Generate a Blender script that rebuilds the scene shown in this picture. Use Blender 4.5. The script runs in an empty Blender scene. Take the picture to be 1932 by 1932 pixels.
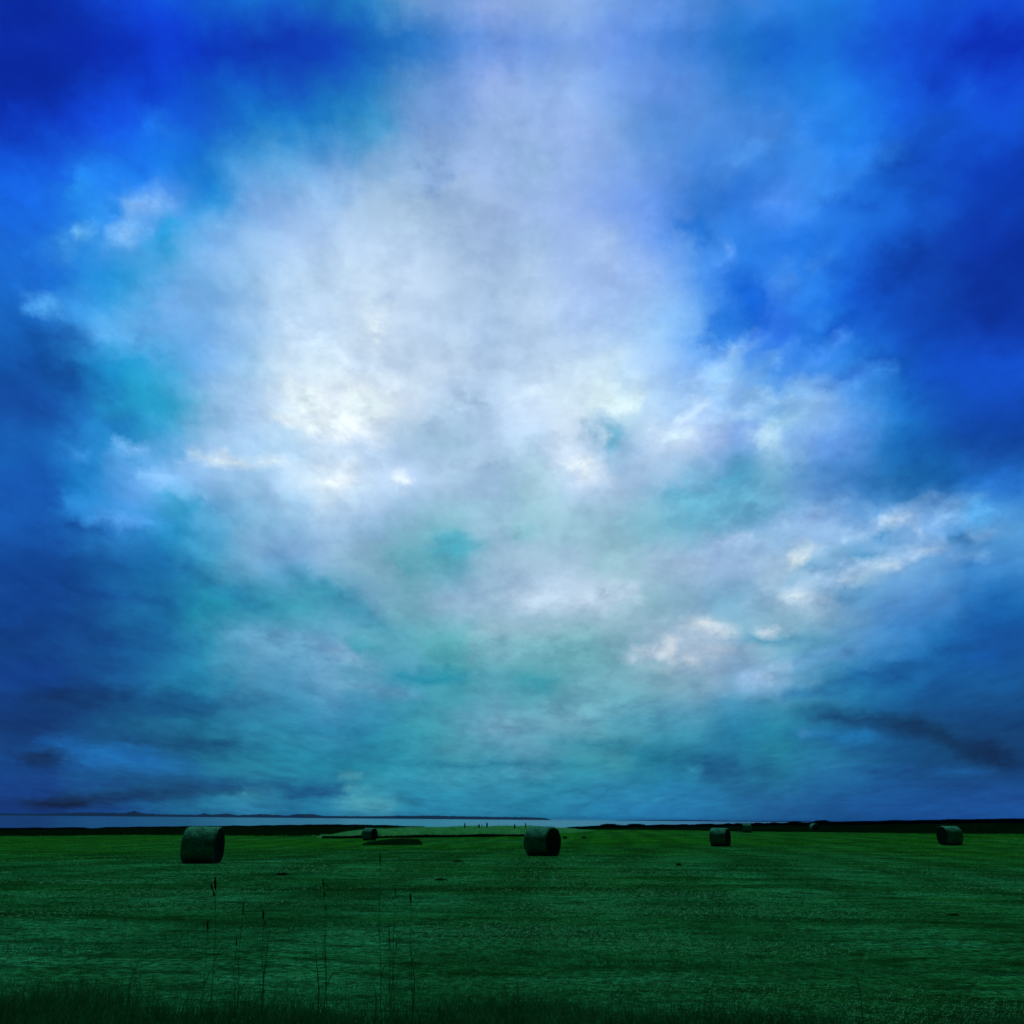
import bpy, math, random
import numpy as np
from mathutils import Vector, Matrix

rng = np.random.default_rng(7)
random.seed(7)
S = bpy.context.scene
COL = S.collection

# ------------------------------------------------------------------ camera
EYE = 1.60
F = 1843.0                     # focal length in units of a 1932-unit-wide frame
PITCH = math.radians(17.45)
ROLL = math.radians(0.50)
cam_d = bpy.data.cameras.new("camera")
cam = bpy.data.objects.new("camera", cam_d)
COL.objects.link(cam)
cam.location = (0, 0, EYE)
Mc = (Matrix.Rotation(math.radians(90) + PITCH, 4, 'X') @ Matrix.Rotation(ROLL, 4, 'Z'))
cam.matrix_world = Matrix.Translation((0, 0, EYE)) @ Mc
cam_d.sensor_fit = 'HORIZONTAL'
cam_d.sensor_width = 36.0
cam_d.lens = 36.0 * F / 1932.0
cam_d.clip_start = 0.1
cam_d.clip_end = 60000
S.camera = cam
R3 = np.array(Mc.to_3x3())

def ray(px, py):
    """unit world direction of a point of the photograph (units of 1/1932 of its width)"""
    px = np.asarray(px, float); py = np.asarray(py, float)
    v = np.stack([(px - 966) / F, -(py - 966) / F, -np.ones_like(px)], -1)
    v = v @ R3.T
    return v / np.linalg.norm(v, axis=-1, keepdims=True)

def unray(d):
    """direction -> photograph units"""
    v = d @ R3
    w = np.where(-v[..., 2] > 0.05, -v[..., 2], 0.05)
    return 966 + F * v[..., 0] / w, 966 - F * v[..., 1] / w

def at(px, py, dist):
    """point seen at (px,py) at horizontal distance dist"""
    v = ray(px, py)
    k = dist / math.hypot(v[0], v[1])
    return np.array([0, 0, EYE]) + v * k

# ------------------------------------------------------------------ render view
S.view_settings.view_transform = 'Standard'
S.view_settings.look = 'None'
S.view_settings.exposure = 0.0
S.view_settings.gamma = 1.0
S.render.engine = 'CYCLES'
S.cycles.max_bounces = 6
S.cycles.diffuse_bounces = 2
S.cycles.volume_bounces = 0
S.cycles.use_denoising = True

# ------------------------------------------------------------------ sun
SUN_EL, SUN_AZ = math.radians(66), math.radians(-4)
sd = bpy.data.lights.new("sun", 'SUN')
sd.energy = 1.5
sd.angle = math.radians(12)
sd.color = (1.0, 0.98, 0.94)
so = bpy.data.objects.new("sun", sd)
COL.objects.link(so)
sv = Vector((math.sin(SUN_AZ) * math.cos(SUN_EL), math.cos(SUN_AZ) * math.cos(SUN_EL), math.sin(SUN_EL)))
so.rotation_euler = (-sv).to_track_quat('-Z', 'Y').to_euler()
so.location = (0, 60, 80)

# ------------------------------------------------------------------ node helpers
def lin(c):
    c = np.asarray(c, float) / 255.0
    return np.where(c <= 0.04045, c / 12.92, ((c + 0.055) / 1.055) ** 2.4)

class NT:
    def __init__(s, tree):
        s.t = tree; s.n = tree.nodes; s.l = tree.links
    def node(s, typ, **kw):
        n = s.n.new(typ)
        for k, v in kw.items():
            setattr(n, k, v)
        return n
    def link(s, a, b):
        s.l.new(a, b)
    def put(s, sock, v):
        if isinstance(v, bpy.types.NodeSocket): s.l.new(v, sock)
        else: sock.default_value = v
    def math(s, op, a, b=None, c=None, clamp=False):
        n = s.n.new('ShaderNodeMath'); n.operation = op; n.use_clamp = clamp
        s.put(n.inputs[0], a)
        if b is not None: s.put(n.inputs[1], b)
        if c is not None: s.put(n.inputs[2], c)
        return n.outputs[0]
    def vmath(s, op, a, b=None, scale=None):
        n = s.n.new('ShaderNodeVectorMath'); n.operation = op
        s.put(n.inputs[0], a)
        if b is not None: s.put(n.inputs[1], b)
        if scale is not None: s.put(n.inputs['Scale'], scale)
        return n.outputs[0]
    def mix(s, f, a, b, typ='MIX'):
        n = s.n.new('ShaderNodeMix'); n.data_type = 'RGBA'; n.blend_type = typ
        s.put(n.inputs[0], f); s.put(n.inputs[6], a); s.put(n.inputs[7], b)
        return n.outputs[2]
    def noise(s, vec, scale, detail=4, rough=0.55, dist=0.0, dim='3D'):
        n = s.n.new('ShaderNodeTexNoise'); n.noise_dimensions = dim
        if vec is not None: s.l.new(vec, n.inputs['Vector'])
        n.inputs['Scale'].default_value = scale; n.inputs['Detail'].default_value = detail
        n.inputs['Roughness'].default_value = rough; n.inputs['Distortion'].default_value = dist
        return n
    def rng(s, v, a, b, c, d, smooth=False):
        n = s.n.new('ShaderNodeMapRange')
        if smooth: n.interpolation_type = 'SMOOTHSTEP'
        s.put(n.inputs[0], v)
        for i, q in enumerate((a, b, c, d)): n.inputs[i + 1].default_value = q
        return n.outputs[0]
    def comb(s, x, y, z):
        n = s.n.new('ShaderNodeCombineXYZ')
        s.put(n.inputs[0], x); s.put(n.inputs[1], y); s.put(n.inputs[2], z)
        return n.outputs[0]

# ------------------------------------------------------------------ sky: colour of the cloud deck by direction
X0, Y0, CW, CH = 46.1, 46.1, 1840.0 / 24, 1504.0 / 20
T = []
def row(*tiles):
    r = []
    for t in tiles: r += list(t)
    T.append(r)
row([(6,40,160),(6,36,160),(6,44,175),(9,56,200),(8,52,190),(10,55,180)],[(10,55,180),(14,68,190),(18,95,190),(28,110,195),(70,135,215),(110,155,230)],[(115,160,235),(125,168,236),(110,155,235),(80,140,225),(60,130,220),(30,115,205)],[(20,100,205),(22,105,210),(18,88,205),(16,75,205),(14,65,200),(8,45,180)])
row([(5,38,155),(6,48,170),(9,60,195),(10,68,210),(12,80,200),(16,92,200)],[(18,85,195),(22,100,190),(38,125,200),(95,150,210),(110,155,220),(150,180,238)],[(145,180,235),(145,182,238),(120,165,235),(105,155,235),(80,142,225),(50,128,215)],[(40,120,215),(28,118,215),(25,110,222),(18,88,215),(14,75,205),(14,70,205)])
row([(9,55,185),(12,66,205),(16,82,220),(20,100,225),(18,88,200),(26,120,205)],[(30,125,205),(34,125,195),(62,145,200),(112,158,215),(125,165,222),(155,188,235)],[(152,185,235),(150,182,238),(125,168,228),(88,145,220),(85,145,225),(70,135,220)],[(58,130,220),(32,120,225),(32,125,230),(20,95,220),(17,85,205),(14,78,205)])
row([(16,88,220),(22,100,215),(24,115,230),(26,125,235),(24,115,205),(70,150,215)],[(85,160,220),(105,160,218),(118,165,212),(140,180,225),(158,188,228),(160,190,238)],[(155,190,232),(145,178,232),(130,170,232),(105,155,228),(75,140,225),(55,128,220)],[(52,130,225),(55,138,235),(30,118,230),(18,88,200),(16,80,205),(10,62,185)])
row([(24,110,235),(36,135,238),(45,135,232),(80,150,235),(45,145,220),(115,170,230)],[(140,185,235),(155,195,238),(168,200,232),(165,195,225),(160,190,225),(162,190,230)],[(155,185,232),(150,182,238),(125,165,235),(105,155,238),(55,125,215),(45,120,220)],[(70,140,240),(50,130,232),(30,112,222),(24,105,222),(16,82,198),(10,62,180)])
row([(28,115,225),(42,140,230),(75,155,232),(60,160,220),(120,178,235),(150,195,240)],[(165,200,242),(178,208,242),(182,210,240),(180,208,238),(172,200,232),(165,192,230)],[(158,190,228),(160,190,238),(160,192,240),(118,165,240),(75,142,228),(50,130,228)],[(34,115,222),(30,115,225),(28,110,225),(16,82,195),(12,65,175),(9,52,165)])
row([(26,112,215),(38,140,228),(45,158,225),(105,175,235),(120,178,230),(145,192,235)],[(180,212,242),(190,218,244),(196,220,244),(192,215,242),(180,206,235),(172,200,232)],[(180,208,240),(165,195,240),(158,190,240),(145,185,242),(95,160,240),(30,110,218)],[(50,125,225),(36,125,235),(18,90,210),(14,75,188),(12,64,172),(9,52,160)])
row([(24,105,195),(70,160,232),(90,172,235),(112,178,238),(122,182,238),(155,198,240)],[(180,210,240),(188,214,242),(205,226,244),(195,218,244),(188,214,242),(180,208,240)],[(185,212,240),(170,200,240),(165,200,242),(145,192,240),(110,170,240),(30,110,215)],[(40,110,228),(30,115,220),(22,100,212),(18,85,200),(12,68,180),(10,55,165)])
row([(16,85,170),(26,125,195),(34,150,210),(75,170,225),(120,180,238),(160,205,240)],[(195,220,242),(205,228,244),(200,222,244),(195,218,240),(195,218,242),(185,212,240)],[(190,216,242),(192,218,242),(192,220,242),(160,198,240),(115,170,238),(110,170,240)],[(60,135,230),(62,140,235),(45,130,225),(18,90,190),(15,80,195),(16,80,205)])
row([(18,80,165),(26,110,185),(34,145,195),(45,160,205),(125,180,220),(170,205,240)],[(210,230,245),(215,230,245),(225,238,246),(205,225,244),(182,210,238),(180,208,238)],[(195,218,242),(205,228,244),(210,235,244),(165,202,238),(150,190,238),(135,185,240)],[(125,185,240),(140,190,242),(90,158,235),(35,125,215),(18,88,190),(15,75,185)])
row([(22,100,185),(38,135,210),(34,130,195),(80,160,215),(145,190,232),(165,205,242)],[(172,208,238),(190,215,240),(185,212,240),(168,200,228),(160,195,222),(175,205,235)],[(182,210,240),(200,220,242),(150,190,222),(185,212,242),(180,205,240),(120,165,225)],[(150,195,235),(105,160,230),(85,145,220),(30,112,190),(18,88,175),(15,75,165)])
row([(20,90,180),(30,130,205),(85,155,225),(115,180,240),(140,190,235),(150,195,232)],[(175,210,242),(205,226,242),(185,212,240),(170,200,235),(160,192,222),(160,195,225)],[(160,200,218),(185,212,240),(170,200,230),(150,188,222),(120,175,212),(95,168,208)],[(110,170,205),(110,162,220),(90,150,215),(50,130,195),(25,105,180),(40,120,210)])
row([(22,95,185),(40,135,215),(60,150,225),(45,150,205),(75,160,210),(120,178,218)],[(140,188,225),(168,205,238),(150,190,225),(135,185,210),(130,185,205),(148,190,215)],[(150,195,215),(155,198,218),(150,195,215),(125,185,208),(105,175,205),(110,175,210)],[(120,170,215),(145,185,232),(115,168,222),(120,172,228),(105,165,230),(85,160,225)])
row([(14,72,155),(17,85,160),(24,105,175),(28,118,180),(65,160,205),(110,170,212)],[(120,175,222),(140,188,222),(140,188,212),(115,182,200),(100,178,200),(150,188,215)],[(165,200,225),(172,205,230),(155,198,215),(160,195,222),(160,192,225),(150,185,225)],[(165,200,230),(145,190,225),(110,170,215),(120,175,225),(100,165,225),(70,145,215)])
row([(14,72,155),(18,82,155),(26,112,175),(26,118,175),(32,145,180),(52,155,190)],[(60,160,190),(85,170,200),(120,178,210),(120,178,200),(155,195,225),(160,198,225)],[(175,208,235),(190,218,242),(175,208,230),(150,195,215),(140,185,215),(125,182,215)],[(150,190,220),(165,200,228),(115,170,215),(85,150,215),(70,140,210),(30,115,195)])
row([(12,65,140),(18,82,155),(22,98,165),(26,112,170),(50,150,190),(95,165,205)],[(100,168,205),(110,172,212),(95,175,200),(100,178,200),(95,182,195),(140,192,210)],[(135,188,205),(125,188,200),(135,190,205),(160,198,222),(185,210,235),(150,190,220)],[(135,190,215),(100,168,205),(85,155,210),(60,140,210),(28,115,190),(20,90,170)])
row([(14,68,150),(15,72,140),(22,100,165),(32,130,180),(36,140,185),(75,155,195)],[(75,155,200),(105,172,212),(85,165,200),(80,165,200),(75,170,190),(95,178,200)],[(85,175,192),(110,182,200),(120,185,205),(130,185,205),(140,185,212),(130,180,218)],[(130,182,222),(75,155,200),(45,140,195),(28,115,180),(20,95,165),(20,95,165)])
row([(12,60,125),(16,78,140),(18,88,140),(24,105,150),(30,125,165),(50,145,185)],[(50,150,190),(62,155,200),(55,155,195),(60,165,190),(80,170,195),(110,175,205)],[(110,178,205),(115,180,205),(95,175,200),(85,170,200),(75,160,195),(50,145,190)],[(45,145,180),(34,120,165),(24,98,155),(18,85,145),(17,80,140),(15,72,132)])
row([(14,75,150),(22,100,172),(24,108,172),(28,112,165),(30,125,165),(34,135,170)],[(36,145,180),(34,140,175),(36,148,178),(50,160,190),(70,165,190),(72,165,195)],[(85,165,195),(60,160,185),(65,162,185),(40,145,175),(38,140,175),(34,125,170)],[(36,140,175),(36,130,180),(30,115,170),(20,95,155),(14,78,135),(12,68,125)])
row([(12,62,140),(14,72,145),(20,90,155),(26,110,165),(36,138,180),(50,150,188)],[(38,140,180),(40,145,185),(60,160,190),(42,150,188),(42,152,190),(45,152,190)],[(40,148,185),(42,148,190),(40,145,195),(38,140,195),(35,132,190),(32,120,175)],[(30,110,170),(24,100,165),(22,95,165),(20,90,165),(20,88,165),(20,86,165)])
T = np.array(T, float)

BL = [  # x, y, half length, half width, tilt (deg, rising to the right), colour, strength
(1340,700,110,14,35,(165,205,245),.6),(1420,765,130,12,22,(172,212,246),.6),(1300,775,80,12,30,(205,230,246),.6),(1450,690,60,9,40,(122,182,243),.65),
(1560,738,90,11,25,(112,172,241),.6),(1380,600,50,20,45,(34,115,218),.6),(1520,560,70,9,38,(48,132,232),.5),(1610,600,70,14,32,(16,82,200),.5),(1640,690,90,12,28,(16,80,190),.5),
(1560,1092,95,9,22,(165,203,241),.6),(1765,1030,120,8,14,(165,206,246),.6),(1740,970,110,9,16,(150,196,243),.55),(1700,1047,175,14,16,(150,195,240),.65),(1640,985,150,12,17,(140,185,233),.5),(1480,1110,90,10,20,(150,190,222),.5),(170,720,90,14,-35,(26,118,190),.5),(240,640,80,12,-25,(100,175,238),.5),
(600,640,90,10,-30,(200,222,245),.5),(700,700,100,9,-20,(208,228,246),.5),(880,760,80,12,20,(172,202,228),.5),(1040,700,80,10,40,(196,220,244),.5),(950,860,110,16,15,(160,192,218),.5),
(900,1442,170,10,0,(33,134,169),.6),(900,1466,150,6,0,(62,166,196),.5),(1130,1405,90,9,-5,(38,140,172),.5),(1500,1335,120,9,-3,(38,132,170),.55),
(620,1382,120,9,-4,(35,134,175),.55),(620,1402,110,5,-4,(66,162,198),.4),(1560,1300,110,8,8,(26,108,170),.5),(150,1120,130,14,-4,(14,70,148),.6),(140,1215,120,12,3,(16,74,145),.5),
(110,1000,100,10,-3,(15,76,160),.6),(1250,1360,110,8,0,(84,168,200),.45),(90,700,60,26,-10,(14,72,150),.7),(1560,880,70,14,10,(50,125,195),.5),
(300,1497,190,13,2,(14,72,120),.75),(284,1323,190,20,-2,(16,78,136),.65),(355,1367,110,9,0,(28,115,162),.6),(320,1402,150,11,-3,(16,85,138),.7),
(340,1474,210,13,-2,(16,82,138),.65),(213,1430,125,19,-7,(24,112,188),.85),(480,1528,170,9,1,(34,126,174),.6),(546,1217,115,22,-14,(105,170,213),.6),
(1690,1362,135,13,-8,(14,68,118),.75),(1330,1445,125,24,-12,(28,114,160),.6),(1590,1394,100,12,-6,(27,116,182),.7),(1700,1458,125,10,-2,(18,84,150),.6),
(1680,905,150,36,10,(24,98,170),.55),(1370,945,120,36,-5,(100,172,205),.45),(1545,960,60,18,20,(138,182,229),.6),(1610,1124,50,16,0,(84,154,205),.7),
(1465,1207,90,11,-5,(80,158,198),.7),(1690,1262,95,12,12,(20,95,165),.7),(1560,1240,80,12,8,(105,160,222),.5),(420,1110,80,16,-25,(30,125,178),.5),
(640,1130,120,20,-30,(40,150,185),.45),(1010,1220,120,16,0,(110,182,202),.4),(1100,1340,120,14,0,(112,182,206),.45),(1180,1500,120,8,-5,(44,150,192),.5),
(1600,330,120,18,35,(60,140,236),.45),(1500,250,90,18,35,(70,140,225),.4),(1780,330,90,22,30,(12,70,180),.5),(1400,300,80,16,40,(95,155,230),.4),
(700,250,70,20,50,(60,148,205),.45),(830,330,60,26,30,(118,160,222),.4),(275,380,45,22,-20,(128,180,242),.9),(237,436,30,20,-20,(140,192,245),.9),(151,443,28,13,20,(125,192,240),.9),
(87,577,30,13,-10,(95,176,240),.8),(130,592,40,9,-12,(60,155,235),.6),(60,560,26,9,-30,(50,145,238),.6),(125,479,25,11,-20,(60,150,235),.8),(110,632,75,18,0,(18,88,172),.7),
(315,436,22,20,0,(32,150,215),.8),(577,741,35,18,-15,(234,243,247),.9),(673,760,40,16,-15,(238,245,249),.9),
(708,624,16,32,0,(214,232,244),.8),(611,789,90,13,0,(234,243,247),.9),(730,565,14,12,0,(178,208,238),.7),
(661,812,75,16,-6,(228,239,248),.9),(685,833,20,11,0,(200,222,246),.8),(642,900,32,15,10,(224,237,247),.9),
(758,905,22,11,0,(222,235,245),.9),(520,874,35,9,-10,(207,229,245),.9),(858,1029,50,17,8,(72,170,196),.9),
(768,1062,25,10,10,(98,181,198),.8),(368,850,20,9,-10,(210,230,243),.9),(439,869,50,8,-12,(215,233,245),.95),
(225,983,60,6,-8,(92,168,247),.95),(141,950,32,9,-18,(52,150,232),.8),(146,845,18,8,-15,(62,152,230),.9),
(251,848,40,12,8,(127,183,242),.8),(308,898,40,18,-15,(137,191,245),.8),(344,950,35,22,0,(48,158,204),.7),
(227,810,30,14,15,(28,112,185),.7),(1150,826,17,20,0,(105,176,208),.95),(1108,829,14,18,0,(145,188,220),.8),
(1102,883,35,12,-5,(226,238,245),.95),(1276,833,30,11,0,(203,230,246),.8),(1295,938,50,14,0,(96,170,202),.8),
(1383,898,30,18,10,(82,164,202),.8),(1404,826,25,13,0,(135,175,235),.8),(1128,1131,60,16,5,(196,220,243),.8),
(1014,1131,50,15,0,(192,217,242),.8),(1195,1115,20,11,0,(194,218,243),.8),(1371,1031,60,11,8,(172,201,240),.8),
(987,1007,25,14,20,(128,188,204),.8),(1450,822,26,18,30,(184,221,243),.9),(1505,1050,25,9,25,(236,244,249),1),
(1588,1019,22,7,15,(192,219,247),.95),(1688,979,38,8,18,(188,218,247),.95),(1633,1000,15,6,30,(186,217,247),.9),
(1736,1000,20,8,20,(170,208,246),.9),(1795,974,38,13,15,(148,198,246),.85),(1855,964,30,22,0,(95,180,245),.9),
(1667,1072,36,8,15,(218,236,247),1),(1617,1079,25,8,25,(203,226,246),.95),(1712,1050,45,7,20,(182,214,246),.95),
(1831,1050,38,9,5,(125,184,241),.85),(1509,1129,35,10,10,(203,225,243),.95),(1555,1098,22,6,20,(172,208,243),.9),
(1819,1005,26,9,10,(46,126,192),.9),(1674,1000,14,6,0,(68,146,203),.9),(1640,1043,60,6,20,(84,157,208),.85),
(1533,1079,50,7,20,(110,167,210),.8),(1481,988,15,12,0,(162,201,240),.8),(1335,1183,42,9,-8,(232,240,248),.95),
(1259,1221,15,12,50,(242,246,250),.95),(1216,1236,42,8,15,(212,227,247),.9),(1252,1254,18,5,30,(232,240,249),.95),
(1314,1247,15,5,35,(230,239,249),.95),(1359,1232,18,4,-5,(222,234,247),.9),(1318,1204,30,5,-5,(140,185,210),.8),
(1228,1424,45,12,-12,(33,136,170),.85),(1359,1455,36,16,-10,(25,103,153),.9),(1419,1281,25,13,10,(154,195,241),.85),
(1307,1457,20,5,-20,(58,158,197),.8),(1014,1288,40,10,0,(60,167,187),.8),(1026,1483,60,5,-8,(30,133,166),.85),
(1440,1185,15,7,0,(212,228,242),.95),(1490,1194,10,7,20,(172,204,241),.9),(1466,1266,25,4,25,(178,212,243),.9),
(1628,1354,95,9,-3,(15,70,117),.9),(1736,1376,60,14,-12,(10,54,98),.9),(1795,1404,60,13,-30,(8,53,96),.9),
(1528,1383,16,5,20,(68,150,208),.95),(1621,1384,42,7,-4,(28,126,192),.9),(1866,1425,40,16,-20,(7,38,80),.8),
(1683,1281,26,9,0,(16,86,158),.8),(1795,1231,50,9,10,(16,80,152),.8),(1843,1247,50,7,8,(18,92,182),.8),
(1436,1455,30,14,-15,(28,116,158),.8),(1819,1450,60,5,0,(22,100,172),.8),(129,1316,90,20,0,(12,58,116),.85),
(308,1338,75,10,-3,(16,84,138),.8),(344,1407,75,9,-5,(18,90,138),.9),(213,1421,100,12,-6,(24,112,188),.95),
(106,1402,32,5,-12,(20,96,180),.9),(82,1431,42,15,-12,(10,48,98),.9),(117,1514,88,8,3,(6,26,54),.95),
(248,1505,60,5,6,(10,58,112),.8),(165,1535,110,6,2,(15,74,152),.9),(320,1493,50,11,0,(14,74,120),.85),
(487,1493,18,8,10,(66,164,192),.9),(589,1495,70,12,-5,(21,96,148),.9),(656,1466,14,4,0,(98,184,202),.95),
(663,1486,12,6,0,(90,180,200),.9),(692,1497,10,5,-40,(92,184,202),.9),(697,1514,52,11,0,(78,170,194),.85),
(768,1505,28,7,-15,(34,128,163),.9),(697,1424,52,12,0,(31,128,163),.8),(649,1233,62,9,-22,(136,186,223),.85),
(720,1300,62,7,-6,(128,182,219),.85),(816,1274,66,11,2,(32,146,177),.9),(685,1221,30,10,-30,(62,164,189),.7),
(947,1371,40,11,0,(120,181,208),.8),(1357,636,26,11,20,(28,113,214),.9),(1311,441,36,18,-25,(28,113,214),.85),
(1419,555,24,34,0,(17,94,210),.8),(1371,481,10,22,-20,(94,157,243),.85),(1371,708,42,11,40,(145,198,243),.85),
(1168,765,32,12,0,(212,236,245),.85),(1185,713,20,10,0,(160,199,234),.8),(1133,789,25,9,0,(163,197,227),.8),
(1478,527,12,20,0,(68,137,229),.85),(1540,489,32,11,35,(64,142,239),.85),(1545,591,18,10,35,(52,132,236),.85),
(1574,655,46,11,32,(74,147,243),.9),(1509,765,36,13,35,(155,203,243),.85),(1474,789,30,9,15,(165,215,243),.85),
(1700,500,65,30,20,(10,60,165),.7),(1664,703,22,8,10,(62,142,233),.8),(1712,291,32,13,30,(16,79,189),.8),
(1826,179,22,12,0,(17,86,212),.7),(1469,375,36,20,10,(78,144,241),.7),(1628,379,52,11,15,(22,98,210),.8),
(1771,153,30,20,0,(9,54,184),.7),(250,408,34,18,-55,(112,176,240),.75),(120,455,60,10,15,(50,145,235),.6),(303,248,46,17,-35,(30,122,236),.85),(201,325,42,12,0,(34,130,239),.8),
(148,353,26,14,20,(38,147,241),.8),(227,401,12,12,0,(28,128,224),.8),
]

NR, NSEG, NS = 84, 4, 31
AZ0, AZ1, EL0, EL1 = -36.5, 36.5, -0.6, 47.0
azs = np.radians(np.linspace(AZ0, AZ1, NSEG * NS + 1))
EPOW = 1.4                       # belts are closer together towards the horizon
els = np.radians(EL0 + (EL1 - EL0) * np.linspace(0, 1, NR) ** EPOW)
AZ, EL = np.meshgrid(azs, els)
Dd = np.stack([np.sin(AZ) * np.cos(EL), np.cos(AZ) * np.cos(EL), np.sin(EL)], -1)
PX, PY = unray(Dd)

def cubic(p0, p1, p2, p3, t):
    return p1 + 0.5 * t * (p2 - p0 + t * (2 * p0 - 5 * p1 + 4 * p2 - p3 + t * (3 * (p1 - p2) + p3 - p0)))
gx = (PX - X0) / CW - 0.5; gy = (PY - Y0) / CH - 0.5

gy = np.where(gy < 0, -gy * 1.1, gy)
gx = np.clip(gx, -0.35, 23.35); gy = np.clip(gy, 0, 19.35)
ix = np.floor(gx).astype(int); iy = np.floor(gy).astype(int)
fx = (gx - ix)[..., None]; fy = (gy - iy)[..., None]
cl = lambda a, m: np.clip(a, 0, m)
rows_ = []
for dy in (-1, 0, 1, 2):
    q = [T[cl(iy + dy, 19), cl(ix + dx, 23)] for dx in (-1, 0, 1, 2)]
    rows_.append(cubic(*q, fx))
SKYC = np.clip(cubic(*rows_, fy), 0, 255)
AMP = np.full(PX.shape, 0.0)
for (bx, by, a, b, ang, c, s) in BL:
    t = math.radians(ang); dx = PX - bx; dy = -(PY - by)
    u = (dx * math.cos(t) + dy * math.sin(t)) / max(a, 9); v = (-dx * math.sin(t) + dy * math.cos(t)) / max(b * 1.1, 6)
    r2 = u * u + v * v
    w = np.exp(-(r2 ** 1.7) * 0.75)
    SKYC += (np.array(c, float) - SKYC) * (w * s)[..., None]
    AMP = np.maximum(AMP, w * (1.0 if min(c) > 85 else 0.5))
SKYC *= np.interp(np.degrees(EL), [0, 4, 12, 18], [0.90, 0.90, 0.94, 1.0])[..., None]
SKYC[..., 0] = np.minimum(SKYC[..., 0], SKYC[..., 2] - 24); SKYC[..., 1] = np.minimum(SKYC[..., 1], SKYC[..., 2] - 6)
SKYL = lin(SKYC)

world = bpy.data.worlds.new("World")
world.use_nodes = True
W = NT(world.node_tree)
for n in list(W.n): W.n.remove(n)
tc = W.node('ShaderNodeTexCoord')
dirv = tc.outputs['Generated']
sep = W.node('ShaderNodeSeparateXYZ'); W.link(dirv, sep.inputs[0])
dx_, dy_, dz_ = sep.outputs
el = W.math('ARCSINE', W.math('MINIMUM', W.math('MAXIMUM', dz_, -1.0), 1.0))
az = W.math('ARCTAN2', dx_, dy_)
# position on a flat cloud layer: gives the detail its perspective
zc = W.math('ADD', W.math('MAXIMUM', dz_, 0.0), 0.10)
pl = W.comb(W.math('DIVIDE', dx_, zc), W.math('DIVIDE', dy_, zc), 0.0)
n1 = W.noise(pl, 1.9, 5, 0.55, 0.0)
n2 = W.noise(W.vmath('MULTIPLY', W.vmath('ADD', pl, (7.3, 2.1, 0)), (1.0, 0.42, 1.0)), 7.5, 7, 0.62, 0.0)
# gentle warp of the lookup
wv = W.vmath('SUBTRACT', n1.outputs['Color'], (0.5, 0.5, 0.5))
wv2 = W.vmath('SUBTRACT', n2.outputs['Color'], (0.5, 0.5, 0.5))
s1 = W.node('ShaderNodeSeparateXYZ'); W.link(wv, s1.inputs[0])
s2 = W.node('ShaderNodeSeparateXYZ'); W.link(wv2, s2.inputs[0])
n4 = W.noise(dirv, 34.0, 6, 0.62)
s4 = W.node('ShaderNodeSeparateXYZ'); W.link(W.vmath('SUBTRACT', n4.outputs['Color'], (0.5, 0.5, 0.5)), s4.inputs[0])
lowfade = W.rng(dz_, 0.0, 0.35, 0.35, 1.0)
azw = W.math('ADD', W.math('ADD', az, W.math('MULTIPLY', s4.outputs[0], 0.052)), W.math('MULTIPLY', W.math('ADD', W.math('MULTIPLY', s1.outputs[0], 0.018), W.math('MULTIPLY', s2.outputs[0], 0.020)), lowfade))
elw = W.math('ADD', W.math('ADD', el, W.math('MULTIPLY', W.math('MULTIPLY', s4.outputs[1], 0.040), lowfade)), W.math('MULTIPLY', W.math('ADD', W.math('MULTIPLY', s1.outputs[1], 0.010), W.math('MULTIPLY', s2.outputs[1], 0.014)), lowfade))
ta = W.math('MULTIPLY', W.math('SUBTRACT', azw, math.radians(AZ0)), NSEG / math.radians(AZ1 - AZ0))  # 0..NSEG
te = W.math('MULTIPLY', W.math('POWER', W.math('MAXIMUM', W.math('MULTIPLY', W.math('SUBTRACT', elw, math.radians(EL0)), 1.0 / math.radians(EL1 - EL0)), 0.0), 1.0 / EPOW), float(NR - 1))
def ramp_row(j):
    """one belt of the cloud deck at a fixed elevation, as a node group"""
    g = bpy.data.node_groups.new("cloud belt", 'ShaderNodeTree')
    g.interface.new_socket('azimuth', in_out='INPUT', socket_type='NodeSocketFloat')
    g.interface.new_socket('Color', in_out='OUTPUT', socket_type='NodeSocketColor')
    g.interface.new_socket('Torn', in_out='OUTPUT', socket_type='NodeSocketFloat')
    G = NT(g)
    gi = G.node('NodeGroupInput'); go = G.node('NodeGroupOutput')
    rc = None
    for k in range(NSEG):
        r = G.node('ShaderNodeValToRGB')
        cr = r.color_ramp; cr.interpolation = 'LINEAR'
        G.link(G.math('SUBTRACT', gi.outputs[0], float(k), clamp=True), r.inputs[0])
        cols = SKYL[j, k * NS:(k + 1) * NS + 1]
        cr.elements[0].position = 0.0; cr.elements[1].position = 1.0
        am = AMP[j, k * NS:(k + 1) * NS + 1]
        cr.elements[0].color = (*cols[0], am[0]); cr.elements[1].color = (*cols[-1], am[-1])
        for m in range(1, NS):
            cr.elements.new(m / NS).color = (*cols[m], am[m])
        if rc is None: rc, ac = r.outputs[0], r.outputs[1]
        else:
            sel = G.math('GREATER_THAN', gi.outputs[0], float(k))
            rc = G.mix(sel, rc, r.outputs[0])
            ac = G.math('ADD', G.math('MULTIPLY', ac, G.math('SUBTRACT', 1.0, sel)), G.math('MULTIPLY', r.outputs[1], sel))
    G.link(rc, go.inputs[0]); G.link(ac, go.inputs[1])
    return g
cur = None
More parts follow.
